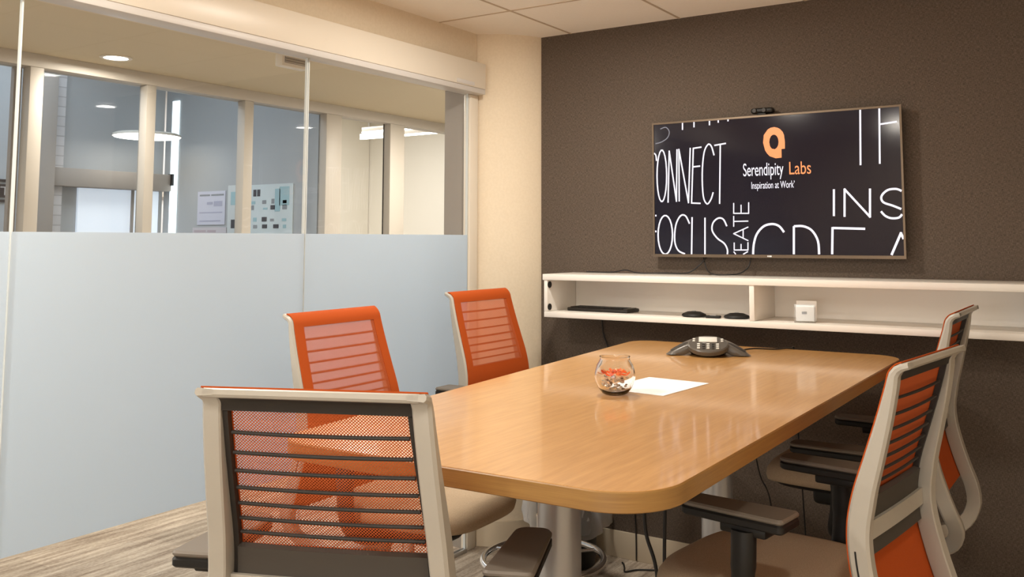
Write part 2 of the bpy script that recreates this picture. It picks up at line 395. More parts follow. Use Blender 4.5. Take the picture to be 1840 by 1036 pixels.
# ------------------------------------------------------------------ corridor
struct('ceiling_corridor', (XF - .1, -6.2, HC), (-.40, 4.6, HC + .08), M_hallceil)
struct('wall_corridor_low', (XF - .1, -6.2, 0), (XF, 4.6, .9), M_white)
struct('trim_5', (XF - .1, -6.2, 2.372), (XF + .012, 4.6, HC), M_halltrim, bev=.003)
struct('trim_6', (XF - .1, -6.2, .9), (XF + .02, 4.6, .94), M_halltrim, bev=.003)
posts = [(-3.6, -3.53), (-2.56, -2.49), (-1.523, -1.454), (-.878, -.82), (-.205, -.137), (.484, .63), (1.13, 1.288), (2.1, 2.2), (3.3, 3.4)]
for i, (a, b) in enumerate(posts): struct(f'trim_{7 + i}', (XF - .062, a, .94), (XF + .008, b, 2.372), M_halltrim, bev=.003)
edges = [(-6.2, -3.6)] + [(posts[i][1], posts[i + 1][0]) for i in range(len(posts) - 1)] + [(3.4, 4.6)]
for i, (a, b) in enumerate(edges):
    p = struct(f'window_{5 + i}', (XF - .06, a, .94), (XF - .052, b, 2.372), M_panefar)
struct('trim_16', (XF - .1, -1.56, .94), (XF - .07, -1.523, 2.372), M_taupe)  # dark strip standing in for the shadowed window return
struct('trim_17', (XF - .0615, 1.125, .94), (XF - .055, 1.1295, 2.372), M_charc)  # dark strip imitating the unlit side face of the post
struct('wall_corridor_end', (XF, 4.5, 0), (-.4, 4.6, HC), M_white)
struct('wall_corridor_near', (XF, -6.2, 0), (-.4, -6.1, HC), M_white)
struct('wall_corridor_right', (-.41, .15, 0), (-.40, 4.5, HC), M_white)
# offices behind the corridor windows
struct('ceiling_office', (-5.6, -6.2, 3.0), (XF - .1, 4.6, 3.1), M_white)
struct('wall_over_windows', (XF - .1, -6.2, HC), (XF - .02, 4.6, 3.0), M_white)
struct('wall_office_divider', (XB - .1, YS, 0), (XF - .1, YS + .1, 3.0), M_offw)
struct('wall_office_back', (XB - .25, -6.2, 0), (XB - .12, YS, 3.0), M_offw)
struct('trim_18', (XB - .12, -.565, 0), (XB + .05, -.44, 3.0), M_taupe, bev=.004)
struct('trim_19', (XB - .12, -.44, 1.885), (XB + .02, YS - .02, 2.015), M_taupe, bev=.004)
struct('wall_bright_office_back', (-5.6, YS + .1, 0), (-5.5, 4.6, 3.0), M_white)
struct('wall_bright_office_side', (-5.6, 4.5, 0), (XF - .1, 4.6, 3.0), M_cream)
struct('wall_bright_office_panel', (-5.49, 3.35, 0), (-5.45, 4.49, 3.0), M_cream)
struct('trim_20', (-5.5, .62, 1.93), (-5.44, 3.34, 2.02), M_halltrim)
# white painted brick beside the column
def brick():
    m = mat('white_painted_brick', (.6, .58, .56), .8); t, n, l, b = NT(m)
    tc = n.new('ShaderNodeTexCoord'); sp = n.new('ShaderNodeSeparateXYZ'); cb = n.new('ShaderNodeCombineXYZ')
    l.new(tc.outputs['Object'], sp.inputs[0]); l.new(sp.outputs[1], cb.inputs[0]); l.new(sp.outputs[2], cb.inputs[1])
    br = n.new('ShaderNodeTexBrick'); br.inputs['Scale'].default_value = 1; br.inputs['Brick Width'].default_value = .21; br.inputs['Row Height'].default_value = .07
    br.inputs['Mortar Size'].default_value = .004; br.inputs['Color1'].default_value = (.60, .58, .57, 1); br.inputs['Color2'].default_value = (.54, .52, .51, 1); br.inputs['Mortar'].default_value = (.42, .40, .39, 1)
    l.new(cb.outputs[0], br.inputs['Vector']); l.new(br.outputs[0], b.inputs['Base Color'])
    bp = n.new('ShaderNodeBump'); bp.inputs['Distance'].default_value = .004; bp.inputs['Strength'].default_value = .4; l.new(br.outputs['Fac'], bp.inputs['Height']); bp.invert = True; l.new(bp.outputs[0], b.inputs['Normal'])
    return m
struct('wall_office_brick', (XB - .12, -.44, 0), (XB - .03, -.34, 3.0), brick())
# outside window of the office and its daylight, narrow slit window in the corner
struct('window_15', (XB - .12, -.18, .9), (XB - .10, .47, 1.885), M_sky)
struct('trim_21', (XB - .10, .235, .9), (XB - .08, .25, 1.885), M_taupe)
struct('window_16', (-3.79, YS - .012, .9), (-3.71, YS - .002, 2.60), M_daylight)
struct('trim_22', (-3.79, YS - .03, 1.93), (-3.74, YS - .013, 2.02), M_black)

# ------------------------------------------------------------------ light fittings
def downlight(x, y, z, r, label, grp=None):
    t = empty('recessed_downlight', (x, y, z), 0, label, 'ceiling light', grp)
    turned('trim_ring', [(r, 0.0), (r + .018, 0.0), (r + .02, -.004), (r + .012, -.008), (r, -.006), (r, 0)], M_trimw, t)
    turned('diffuser', [(0, -.001), (r, -.001), (r, -.004), (0, -.004)], M_lampglow, t, smooth=60)
wh = ['recessed downlight in the ceiling nearest the rounded column', 'recessed downlight in the ceiling along the glass side, behind the first',
      'recessed downlight in the ceiling nearest the right wall', 'recessed downlight in the ceiling at the back of the room']
for (x, y, z, *_), lb in zip(ROOM_LIGHTS, wh): downlight(x, y, H, .085, lb)
wh = ['round corridor ceiling light seen through the glass', 'corridor ceiling light behind the near glass panel', 'corridor ceiling light beyond the column', 'corridor ceiling light close to the glass and the air vent']
for (x, y, z, *_), lb in zip(HALL_LIGHTS, wh): downlight(x, y, HC, .058, lb)
t = empty('pendant_lamp', (-3.46, .07, 2.25), 0, 'flat round white pendant lamp hanging in the office behind glass', 'pendant lamp')
turned('lamp_shade', [(0, .03), (.21, .03), (.23, .02), (.23, .006)], M_trimw, t)
turned('diffuser', [(.228, .006), (.22, 0), (0, 0)], M_discglow, t)
tube('cable', [(0, 0, .03), (0, 0, .75)], .003, M_black, t)
for i, (a, b, lb) in enumerate([((-3.44, 2.226), (-2.54, 2.278), 'long white tube light in the bright office, the lower one in the photo'),
                                ((-3.09, 1.927), (-2.39, 1.896), 'long white tube light in the bright office, the upper one in the photo'),
                                ((-3.3, 1.27), (-2.75, 1.25), 'short tube light at the left of the bright office')]):
    t = empty('tube_light', ((a[0] + b[0]) / 2, (a[1] + b[1]) / 2, 2.44), 0, lb, 'tube light', 'tube lights in the bright office')
    L = (b[0] - a[0]) / 2
    box('housing', (-L, -.02, .014), (L, .02, .05), M_trimw, t, .003)
    box('diffuser', (-L, -.018, 0), (L, .018, .0138), M_tubeglow, t, .002)
    for sx in (-L * .8, L * .8): tube('wire', [(sx, 0, .05), (sx, 0, .56)], .0015, M_alu, t, 6)
for x, y, sx, sy, lb in ((-3.0, -1.6, .64, 1.34, 'large square ceiling light panel in the grey office'), (-3.9, 2.2, .84, 1.24, 'large square ceiling light panel in the bright office')):
    t = empty('ceiling_light_panel', (x, y, 3.0), 0, lb, 'ceiling light')  # frame added round each office fill light
    for q, (lo, hi) in enumerate((((-sx, -sy, -.03), (-sx + .03, sy, -.001)), ((sx - .03, -sy, -.03), (sx, sy, -.001)), ((-sx + .03, -sy, -.03), (sx - .03, -sy + .03, -.001)), ((-sx + .03, sy - .03, -.03), (sx - .03, sy, -.001)))):
        box('panel_frame', lo, hi, M_trimw, t)
# ventilation grille box under the corridor ceiling
t = empty('air_vent', (-.8, -.945, HC), 0, 'small white framed air vent grille below the corridor ceiling', 'air vent')
box('vent_box', (-.05, -.082, -.112), (-.002, .082, 0), M_trimw, t, .003)
box('grille_recess', (-.003, -.066, -.096), (.001, .066, -.02), M_jamb, t)
bm = bmesh.new()
for k in range(7): B(bm, (-.001, -.066, -.094 + k * .0118), (.006, .066, -.090 + k * .0118))
finish('grille_slats', bm, M_halltrim, t)

# ------------------------------------------------------------------ office wall things
def poster(name, x0, x1, z0, z1, col, label, pics, cat_='poster', mline=None):
    t = empty(name, ((x0 + x1) / 2, YS - .001, z0), 0, label, cat_)
    w2 = (x1 - x0) / 2; h = z1 - z0
    box('sheet', (-w2, -.006, 0), (w2, 0, h), mat(name + '_sheet', col, .8), t)
    for (a, b, c, d, cc) in pics:
        box('printed_block', (-w2 + a * 2 * w2, -.0075, b * h), (-w2 + c * 2 * w2, -.0062, d * h), PM[cc], t)
PM = {'k': mat('print_dark', (.07, .065, .07), .7), 'g': mat('print_grey', (.28, .29, .30), .7), 'b': mat('print_blue', (.36, .52, .55), .7), 'l': mat('print_lavender', (.42, .42, .52), .7), 'p': mat('print_rose', (.48, .40, .42), .7)}
poster('notice_sheet', -3.45, -3.13, 1.62, 1.873, (.60, .60, .68), 'lavender notice sheet on the office wall, leftmost of the papers',
       [(.08, .86, .45, .91, 'g'), (.5, .86, .95, .91, 'g'), (.35, .6, .55, .68, 'l'), (.6, .55, .9, .7, 'l'), (.08, .35, .9, .38, 'l'), (.1, .1, .85, .13, 'l')])
poster('notice_sheet', -3.50, -3.11, 1.40, 1.60, (.58, .54, .56), 'wide pinkish notice sheet on the office wall below the lavender sheet',
       [(.05, .82, .4, .9, 'p'), (.45, .82, .7, .9, 'p'), (.05, .6, .9, .64, 'p')])
rnd = random.Random(3)
poster('picture_sheet', -3.10, -2.93, 1.42, 1.91, (.62, .65, .64), 'narrow picture sheet beside the mullion on the office wall',
       [(.2, .70, .6, .9, 'b'), (.5, .60, .9, .68, 'k'), (.25, .35, .9, .48, 'k'), (.3, .05, .9, .2, 'b')])
pics = [(.10, .88, .17, .95, 'k'), (.19, .88, .26, .95, 'k'), (.60, .72, .72, .95, 'b'), (.70, .78, .92, .97, 'b')]
for k, z in enumerate((.80, .74, .62, .55, .42, .34, .26, .14, .06)):
    for q in range(4):
        a = .04 + q * .23 + rnd.uniform(0, .09); s = rnd.uniform(.05, .12); pics.append((a, z, min(a + s, .96), z + rnd.uniform(.02, .05), rnd.choice('kkkgbg')))
poster('picture_board', -2.865, -2.405, 1.20, 1.905, (.62, .68, .68), 'pale board covered with small dark pictures on the grey office wall', pics, 'notice board')
t = empty('street_sign', (XB - .119, -.72, 1.77), 0, 'dark street sign with pale letters on the office back wall', 'sign')
sgm = mat('sign_brown', (.05, .035, .03), .6); sgl = mat('sign_letters', (.5, .46, .42), .6)
box('panel', (0, -.12, .025), (.01, .085, .115), sgm, t); box('bar', (0, -.12, .13), (.01, .085, .148), sgm, t); box('bar', (0, -.12, -.008), (.01, .085, .01), sgm, t)
tx = flat_text('lettering', 'EET', sgl, t, .085, (.011, -.105, .04), width=.17); tx.rotation_euler = (0, 0, R(90))

# ------------------------------------------------------------------ wall cabinet
CX0, CX1, CY, CZ0, CZ1 = .195, 2.255, -.283, 1.138, 1.340
t = empty('wall_shelf_cabinet', (CX0, 0, CZ0), 0, 'long white open wall cabinet with two bays under the television', 'cabinet')
def cb(name, lo, hi, m=M_cab, bev=.002): return box(name, (lo[0] - CX0, lo[1], lo[2] - CZ0), (hi[0] - CX0, hi[1], hi[2] - CZ0), m, t, bev)
cb('top_board', (CX0 - .006, CY - .004, CZ1 - .028), (CX1 + .006, -.001, CZ1))
cb('bottom_board', (CX0, CY, CZ0), (CX1, -.001, CZ0 + .026))
cb('side_panel', (CX0, CY, CZ0 + .0265), (CX0 + .019, -.001, CZ1 - .0285))
cb('side_panel', (CX1 - .019, CY, CZ0 + .0265), (CX1, -.001, CZ1 - .0285))
cb('divider', (1.208, CY, CZ0 + .0265), (1.230, -.016, CZ1 - .0285))
cb('back_panel', (CX0 + .02, -.0155, CZ0 + .0265), (CX1 - .02, -.002, CZ1 - .0285), M_cab, 0)
for z in (1.29, 1.185):
    bm = bmesh.new(); bmesh.ops.create_cone(bm, cap_ends=True, segments=24, radius1=.0155, radius2=.0155, depth=.004, matrix=Matrix.Translation((.021, CY + .018, z - CZ0)) @ Matrix.Rotation(R(90), 4, 'Y'))
    finish('hinge_plate', bm, M_black, t, 40)
SZ = CZ0 + .0265
# things in the cabinet
t = empty('keyboard', (.43, -.13, SZ), R(-2), 'slim black keyboard lying in the left bay of the white cabinet', 'keyboard')
bm = bmesh.new(); B(bm, (-.165, -.06, 0), (.165, .06, .016), .005); finish('body', bm, M_charc, t, 40)
for r_ in range(4):
    for c_ in range(14): box('key', (-.152 + c_ * .0205, -.048 + r_ * .023, .0162), (-.152 + c_ * .0205 + .0175, -.048 + r_ * .023 + .019, .0195), M_black, t)
box('number_pad', (.138, -.048, .0162), (.158, .042, .019), mat('keypad_grey', (.10, .095, .08), .5), t)
def pod(x, y, rz, label):
    t = empty('table_microphone', (x, y, SZ), rz, label, 'microphone', 'small black pods in the left bay')
    turned('body', [(0, 0), (.048, 0), (.056, .005), (.052, .013), (.030, .022), (0, .024)], M_black, t).scale = (1, .8, 1)
    turned('button', [(0, .0242), (.010, .0242), (.009, .0262), (0, .0265)], M_silver, t, n=20)
pod(.925, -.20, 0, 'black oval pod nearest the keyboard in the white cabinet'); pod(1.118, -.19, R(10), 'black oval pod beside the cabinet divider')
t = empty('cable_adapter', (1.025, -.225, SZ), R(5), 'tiny black and silver adapter between the two black pods', 'adapter')
box('body', (-.032, -.013, 0), (.032, .013, .011), M_black, t, .003); box('label_plate', (-.012, -.010, .0112), (.014, .010, .0125), M_silver, t)
tube('cable', cat([(-.032, 0, .005), (-.05, .01, .004), (-.058, .03, .004)]), .002, M_cable, t, 8)
t = empty('card_holder', (1.425, -.225, SZ), R(12), 'small clear and white card holder in the right bay', 'card holder')
box('base', (-.042, -.03, 0), (.042, .03, .006), M_acryl, t, .001)
box('front_plate', (-.042, -.030, .0065), (.042, -.027, .075), M_acryl, t); box('back_plate', (-.036, .018, .0065), (.044, .021, .086), M_cab, t)
box('card_stack', (-.036, -.022, .0068), (.036, .015, .070), M_paper, t, .001)
bm = bmesh.new(); B(bm, (-.012, -.0232, .035), (.008, -.0224, .045)); finish('printed_mark', bm, PM['g'], t)

# ------------------------------------------------------------------ television
TX0, TX1, TZ0, TZ1 = .661, 1.793, 1.4215, 2.055
t = empty('television', ((TX0 + TX1) / 2, 0, TZ0), 0, 'black flat television with white words on its screen, mounted above the cabinet', 'television')
ox = (TX0 + TX1) / 2
def tvb(name, lo, hi, m, bev=0, par=None): return box(name, (lo[0] - ox, lo[1], lo[2] - TZ0), (hi[0] - ox, hi[1], hi[2] - TZ0), m, par or t, bev)
tvb('back_housing', (TX0 + .004, -.044, TZ0 + .003), (TX1 - .004, -.020, TZ1 - .003), M_black, .004)
tvb('wall_bracket', (ox - .2, -.0195, TZ0 + .15), (ox + .2, -.001, TZ0 + .45), M_black)
tvb('screen', (TX0 + .009, -.0515, TZ0 + .014), (TX1 - .009, -.0445, TZ1 - .009), M_screen)
bm = bmesh.new()
for lo, hi in (((TX0, -.055, TZ0), (TX1, -.0442, TZ0 + .0135)), ((TX0, -.055, TZ1 - .0085), (TX1, -.0442, TZ1)),
               ((TX0, -.055, TZ0 + .0135), (TX0 + .0085, -.0442, TZ1 - .0085)), ((TX1 - .0085, -.055, TZ0 + .0135), (TX1, -.0442, TZ1 - .0085))):
    B(bm, (lo[0] - ox, lo[1], lo[2] - TZ0), (hi[0] - ox, hi[1], hi[2] - TZ0))
finish('bezel', bm, M_bronze, t)
bm = bmesh.new()
for k, r_ in enumerate((0,)):
    B(bm, (1.214 - ox, -.0565, .004), (1.219 - ox, -.0552, .010)); B(bm, (1.2215 - ox, -.0565, .004), (1.233 - ox, -.0552, .010))
finish('maker_mark', bm, M_paper, t)
def ribbon(bm, pts, wd, y):
    P = [Vector((p[0] - ox, p[1] - TZ0)) for p in pts]
    runs = [[P[0]]]
    for i in range(1, len(P)):                       # split at sharp corners
        runs[-1].append(P[i])
        if 0 < i < len(P) - 1 and (P[i] - P[i - 1]).angle(P[i + 1] - P[i]) > .7: runs.append([P[i]])
    for Q in runs:
        n = len(Q); a = []; b = []; closed = n > 3 and (Q[0] - Q[-1]).length < .002
        ext = wd * .35 if len(runs) > 1 and not closed else 0
        for i, p in enumerate(Q):
            d1 = (Q[i] - Q[i - 1]).normalized() if i else ((Q[0] - Q[-2]).normalized() if closed else (Q[1] - Q[0]).normalized())
            d2 = (Q[i + 1] - Q[i]).normalized() if i < n - 1 else ((Q[1] - Q[0]).normalized() if closed else d1)
            d = (d1 + d2).normalized(); nn = Vector((-d.y, d.x))
            q = p - d * ext if i == 0 else (p + d * ext if i == n - 1 else p)
            a.append(q + nn * wd / 2); b.append(q - nn * wd / 2)
        va = [bm.verts.new((q.x, y, q.y)) for q in a]; vb = [bm.verts.new((q.x, y, q.y)) for q in b]
        for i in range(n - 1): bm.faces.new((va[i], va[i + 1], vb[i + 1], vb[i]))
        y -= .00001
STROKES=[
('partial letter dim',0.0045,[[(0.7032,2.025),(0.7086,2.0268),(0.7164,2.0295),(0.7248,2.0316),(0.7318,2.0313),(0.7376,2.028),(0.7429,2.0226),(0.747,2.0162),(0.7493,2.0097),(0.7494,2.0029),(0.7477,1.9955),(0.7445,1.9882),(0.74,1.9817),(0.7338,1.9761),(0.7257,1.9711),(0.717,1.9667),(0.7087,1.9631),(0.7001,1.9605),(0.691,1.9588),(0.6829,1.9576),(0.6772,1.9567)]]),
('ticks',0.0067,[[(0.8175,2.0499),(0.8169,2.0134)],[(0.8754,2.0475),(0.875,2.0217)],[(0.952,2.0485),(0.9516,2.0261)],[(0.9947,2.047),(0.9945,2.0351)],[(1.0419,2.0476),(1.0417,2.0381)]]),
('CONNECT',0.0067,[[(0.6677,1.912),(0.6697,1.9106),(0.6728,1.9085),(0.6759,1.9057),(0.6783,1.9016),(0.6797,1.8954),(0.6806,1.8874),(0.6812,1.8797),(0.6816,1.8744)],[(0.7332,1.8013),(0.7318,1.7671),(0.7284,1.7357),(0.7235,1.7097),(0.7173,1.6912),(0.7104,1.6816),(0.7033,1.6818),(0.6967,1.6917),(0.6909,1.7106),(0.6866,1.737),(0.684,1.7687),(0.6834,1.8032),(0.6848,1.8377),(0.6882,1.8693),(0.6932,1.8955),(0.6994,1.914),(0.7064,1.9235),(0.7135,1.9231),(0.7202,1.9129),(0.7259,1.8938),(0.7302,1.8673),(0.7327,1.8356),(0.7332,1.8013)],[(0.7387,1.6773),(0.748,1.9176),(0.7817,1.6803),(0.7877,1.922)],[(0.7956,1.6816),(0.7973,1.9231),(0.8421,1.6725),(0.8546,1.9248)],[(0.9085,1.9275),(0.87,1.924),(0.8575,1.6705),(0.9,1.668)],[(0.8652,1.8377),(0.9028,1.8401)],[(0.971,1.8884),(0.969,1.8964),(0.9661,1.908),(0.9627,1.9198),(0.9591,1.9286),(0.9554,1.9342),(0.9513,1.938),(0.947,1.9394),(0.9425,1.9375),(0.9375,1.9325),(0.932,1.9247),(0.9268,1.9136),(0.9224,1.8988),(0.9189,1.8792),(0.9159,1.8554),(0.9137,1.8295),(0.9124,1.8039),(0.9119,1.7771),(0.9123,1.7486),(0.9136,1.722),(0.9158,1.7008),(0.9192,1.6858),(0.9238,1.6752),(0.9288,1.6684),(0.9337,1.6649),(0.9385,1.6655),(0.9434,1.6703),(0.9482,1.6772),(0.9524,1.6841),(0.956,1.6918),(0.9593,1.7009),(0.9619,1.7094),(0.9638,1.7152)],[(0.9734,1.9318),(1.03,1.9381)],[(1.0026,1.9341),(0.9944,1.6635)]]),
('FOCUS',0.0074,[[(0.6749,1.6195),(0.6748,1.6113)],[(0.674,1.5449),(0.6739,1.5368)],[(0.7594,1.5243),(0.7576,1.4989),(0.7529,1.4755),(0.7458,1.456),(0.7368,1.4421),(0.7266,1.4348),(0.7161,1.4347),(0.7061,1.4419),(0.6974,1.4558),(0.6907,1.4754),(0.6865,1.499),(0.6854,1.5246),(0.6872,1.5503),(0.6919,1.574),(0.6991,1.5935),(0.7082,1.6074),(0.7184,1.6146),(0.729,1.6144),(0.739,1.607),(0.7477,1.5929),(0.7543,1.5733),(0.7583,1.5498),(0.7594,1.5243)],[(0.8458,1.5755),(0.8425,1.5827),(0.8378,1.5934),(0.8323,1.6041),(0.8266,1.6115),(0.8205,1.6151),(0.8139,1.6166),(0.8072,1.6157),(0.8007,1.6119),(0.7941,1.6047),(0.7874,1.5946),(0.7813,1.5821),(0.7766,1.5682),(0.7732,1.5516),(0.7709,1.5323),(0.7699,1.513),(0.7704,1.4963),(0.7725,1.4828),(0.7762,1.471),(0.7812,1.4609),(0.7871,1.4526),(0.7953,1.4461),(0.8053,1.4416),(0.8148,1.4384),(0.8214,1.4361)],[(0.8591,1.6054),(0.8539,1.4348)],[(0.9225,1.6021),(0.9197,1.4352)],[(1.0271,1.5619),(1.0244,1.5681),(1.0207,1.5771),(1.0162,1.5863),(1.0113,1.5931),(1.0057,1.597),(0.9996,1.5992),(0.9931,1.5999),(0.9867,1.5989),(0.9799,1.5959),(0.9728,1.5911),(0.9663,1.585),(0.9614,1.5781),(0.9581,1.5704),(0.9559,1.5615),(0.9553,1.5521),(0.9566,1.543),(0.9605,1.5339),(0.9664,1.5247),(0.9736,1.5158),(0.9809,1.5078),(0.9889,1.5013),(0.9978,1.4957),(1.0064,1.4903),(1.0134,1.4845),(1.0185,1.4779),(1.0225,1.4709),(1.0255,1.464),(1.0276,1.4575),(1.0285,1.4513),(1.0283,1.4451),(1.0276,1.4397),(1.0272,1.436)]]),
('REATE',0.0052,[[(1.0616,1.6644),(1.0607,1.6195),(1.1307,1.6183),(1.1317,1.6659)],[(1.0955,1.6189),(1.0962,1.6574)],[(1.0596,1.5593),(1.0605,1.6079)],[(1.06,1.5832),(1.1284,1.5839)],[(1.1262,1.5571),(1.059,1.5284),(1.125,1.4976)],[(1.1037,1.5474),(1.1029,1.5068)],[(1.0606,1.4869),(1.06,1.4554),(1.1242,1.4557),(1.1248,1.4884)],[(1.0922,1.4555),(1.0927,1.4823)],[(1.0574,1.4484),(1.0669,1.4362)],[(1.124,1.4488),(1.1014,1.4365)]]),
('CREA',0.0097,[[(1.2894,1.5333),(1.2859,1.5384),(1.2809,1.5458),(1.275,1.5536),(1.2686,1.5597),(1.2618,1.5638),(1.2544,1.5669),(1.2465,1.569),(1.238,1.5697),(1.2287,1.5693),(1.2186,1.5678),(1.2084,1.5648),(1.1989,1.5603),(1.19,1.5538),(1.1814,1.5456),(1.1735,1.5363),(1.1668,1.5264),(1.1615,1.5158),(1.1574,1.5042),(1.1542,1.4924),(1.1516,1.4808),(1.1497,1.4687),(1.1486,1.456),(1.148,1.4447),(1.1475,1.4368)],[(1.3333,1.5591),(1.3303,1.4381)],[(1.3333,1.5591),(1.3408,1.5594),(1.3516,1.56),(1.3636,1.5601),(1.3745,1.5587),(1.3843,1.5559),(1.3939,1.552),(1.403,1.5468),(1.4112,1.5399),(1.4186,1.531),(1.4255,1.5202),(1.4314,1.5083),(1.4357,1.4958),(1.4382,1.4811),(1.4391,1.4645),(1.4392,1.4493),(1.4394,1.4388)],[(1.4991,1.5539),(1.4945,1.4392)],[(1.499,1.5502),(1.6334,1.5456)],[(1.7362,1.4409),(1.7745,1.527),(1.7831,1.506)]]),
('INS',0.0089,[[(1.5093,1.7142),(1.5061,1.6004)],[(1.5505,1.5997),(1.5538,1.7128),(1.6543,1.5953),(1.6577,1.7097)],[(1.7827,1.6988),(1.7792,1.7007),(1.7743,1.7036),(1.7682,1.7063),(1.7615,1.7079),(1.7537,1.7083),(1.7448,1.708),(1.7357,1.7067),(1.7276,1.704),(1.7201,1.6994),(1.7128,1.6932),(1.7068,1.6864),(1.703,1.6798),(1.7016,1.6733),(1.7021,1.6667),(1.7046,1.6603),(1.709,1.6548),(1.7162,1.6503),(1.7258,1.6466),(1.7362,1.6433),(1.7459,1.6398),(1.7552,1.6357),(1.7648,1.6315),(1.7731,1.6277),(1.779,1.625)],[(1.7816,1.6039),(1.7795,1.6012),(1.7766,1.5971),(1.7727,1.593),(1.7678,1.5901),(1.7612,1.5885),(1.7533,1.5877),(1.745,1.5877),(1.7375,1.5884),(1.731,1.5901),(1.7248,1.5927),(1.7192,1.5958),(1.7141,1.5994),(1.7094,1.6038),(1.7051,1.609),(1.7015,1.6139),(1.699,1.6173)]]),
('IH',0.0074,[[(1.6279,2.0457),(1.6224,1.8118)],[(1.7054,2.0455),(1.7003,1.8141)],[(1.7054,1.979),(1.7739,1.9851)]]),
]
LOGO_OUT= [(1.2555,1.9978),(1.2709,1.9937),(1.2824,1.9868),(1.2936,1.9739),(1.2994,1.959),(1.3025,1.9284),(1.3019,1.8989),(1.2865,1.8982),(1.2863,1.8602),(1.26,1.8585),(1.2331,1.869),(1.2216,1.881),(1.2125,1.8953),(1.2038,1.9304),(1.2077,1.9647),(1.2255,1.9882),(1.2398,1.9957)]
LOGO_IN= [(1.2543,1.9641),(1.2617,1.9613),(1.2665,1.9566),(1.2705,1.9496),(1.2727,1.943),(1.2741,1.9301),(1.2724,1.9185),(1.2708,1.9137),(1.2655,1.9048),(1.2562,1.8989),(1.2437,1.902),(1.2385,1.9079),(1.2349,1.9151),(1.2321,1.9309),(1.2341,1.9453),(1.2404,1.9576),(1.2467,1.9626)]

for nm, wd, ss in STROKES:
    bm = bmesh.new()
    for s in ss: ribbon(bm, s, wd, -.0519)
    finish('screen_lettering', bm, M_strokedim if 'dim' in nm else M_stroke, t)
bm = bmesh.new(); a = [bm.verts.new((p[0] - ox, -.0519, p[1] - TZ0)) for p in LOGO_OUT]; b = [bm.verts.new((p[0] - ox, -.0519, p[1] - TZ0)) for p in LOGO_IN]
for i in range(len(a)): j = (i + 1) % len(a); bm.faces.new((a[i], a[j], b[j], b[i]))
finish('screen_emblem', bm, M_logo, t)
flat_text('screen_lettering', 'Serendipity', M_stroke, t, .082, (1.109 - ox, -.0519, 1.785 - TZ0), width=.184)
flat_text('screen_lettering', 'Labs', M_logo, t, .080, (1.319 - ox, -.0519, 1.785 - TZ0), width=.095)
flat_text('screen_lettering', "Inspiration at Work\u2019", M_stroke, t, .045, (1.146 - ox, -.0519, 1.727 - TZ0), width=.195)
# camera on top of the television
t = empty('webcam', (1.20, -.035, TZ1), 0, 'small black webcam on top of the television', 'webcam')
box('clip', (-.02, -.022, .0005), (.02, .03, .008), M_black, t, .002)
bm = bmesh.new(); B(bm, (-.052, -.018, .009), (.052, .016, .034), .011, seg=4); finish('body', bm, M_black, t, 50)
for sx in (-.032, .012):
    bm = bmesh.new(); bmesh.ops.create_cone(bm, cap_ends=True, segments=24, radius1=.011, radius2=.009, depth=.006, matrix=Matrix.Translation((sx, -.0215, .021)) @ Matrix.Rotation(R(90), 4, 'X'))
    finish('lens', bm, M_charc, t, 40)
# cables
def cable(name, pts, r, label, k=8): return tag(tube(name, cat(pts, k), r, M_cable, None, 8), label, 'cable')
cable('cable', [(.92, -.03, 1.425), (.90, -.06, 1.39), (.84, -.07, 1.350), (.72, -.06, 1.347), (.60, -.09, 1.346), (.52, -.07, 1.358), (.44, -.05, 1.346), (.30, -.06, 1.346)], .003, 'thin black cable lying along the top of the white cabinet')
cable('cable', [(.90, -.025, 1.425), (.93, -.06, 1.37), (.97, -.09, 1.348), (1.04, -.10, 1.346), (1.09, -.07, 1.352), (1.12, -.04, 1.38), (1.13, -.03, 1.425)], .003, 'thin black cable loop hanging below the television')
cable('cable', [(.36, -.012, 1.137), (.365, -.012, 1.05), (.40, -.01, .95), (.41, -.012, .80), (.50, -.012, .5), (.535, -.018, .2), (.54, -.02, .006)], .0035, 'thin black cable hanging down the dark wall from the cabinet')

# ------------------------------------------------------------------ table
TZ = 1.067; TT = .038
t = empty('conference_table', (1.3, -1.45, 0), 0, 'tall oak veneer meeting table with rounded corners on two grey columns', 'table')
ol = round_poly([(.925 - 1.3, -2.55 + 1.45), (1.843 - 1.3, -2.535 + 1.45), (1.832 - 1.3, -.345 + 1.45), (.715 - 1.3, -.35 + 1.45)], [.10, .13, .12, .09], 14)
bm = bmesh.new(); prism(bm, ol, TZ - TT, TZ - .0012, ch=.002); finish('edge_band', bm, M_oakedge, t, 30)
def inset(pl, d):
    out = []; n = len(pl)
    for i in range(n):
        p = Vector(pl[i]); e = (Vector(pl[(i + 1) % n]) - Vector(pl[i - 1])).normalized(); out.append((p.x - e.y * d, p.y + e.x * d))
    return out
bm = bmesh.new(); prism(bm, inset(ol, .0022), TZ - .0011, TZ); finish('tabletop', bm, M_oak, t, 30)
for y in (-.50, .55):
    turned('column', [(0, .012), (.055, .012), (.055, TZ - TT - .012), (0, TZ - TT - .012)], M_silver, t, (0, y, 0), 40)
    turned('foot_plate', [(0, 0), (.19, 0), (.195, .004), (.18, .010), (.06, .0118), (0, .0118)], M_silver, t, (0, y, 0), 48)
    box('mounting_plate', (-.16, y - .12, TZ - TT - .0115), (.16, y + .12, TZ - TT - .0005), M_charc, t, .002)

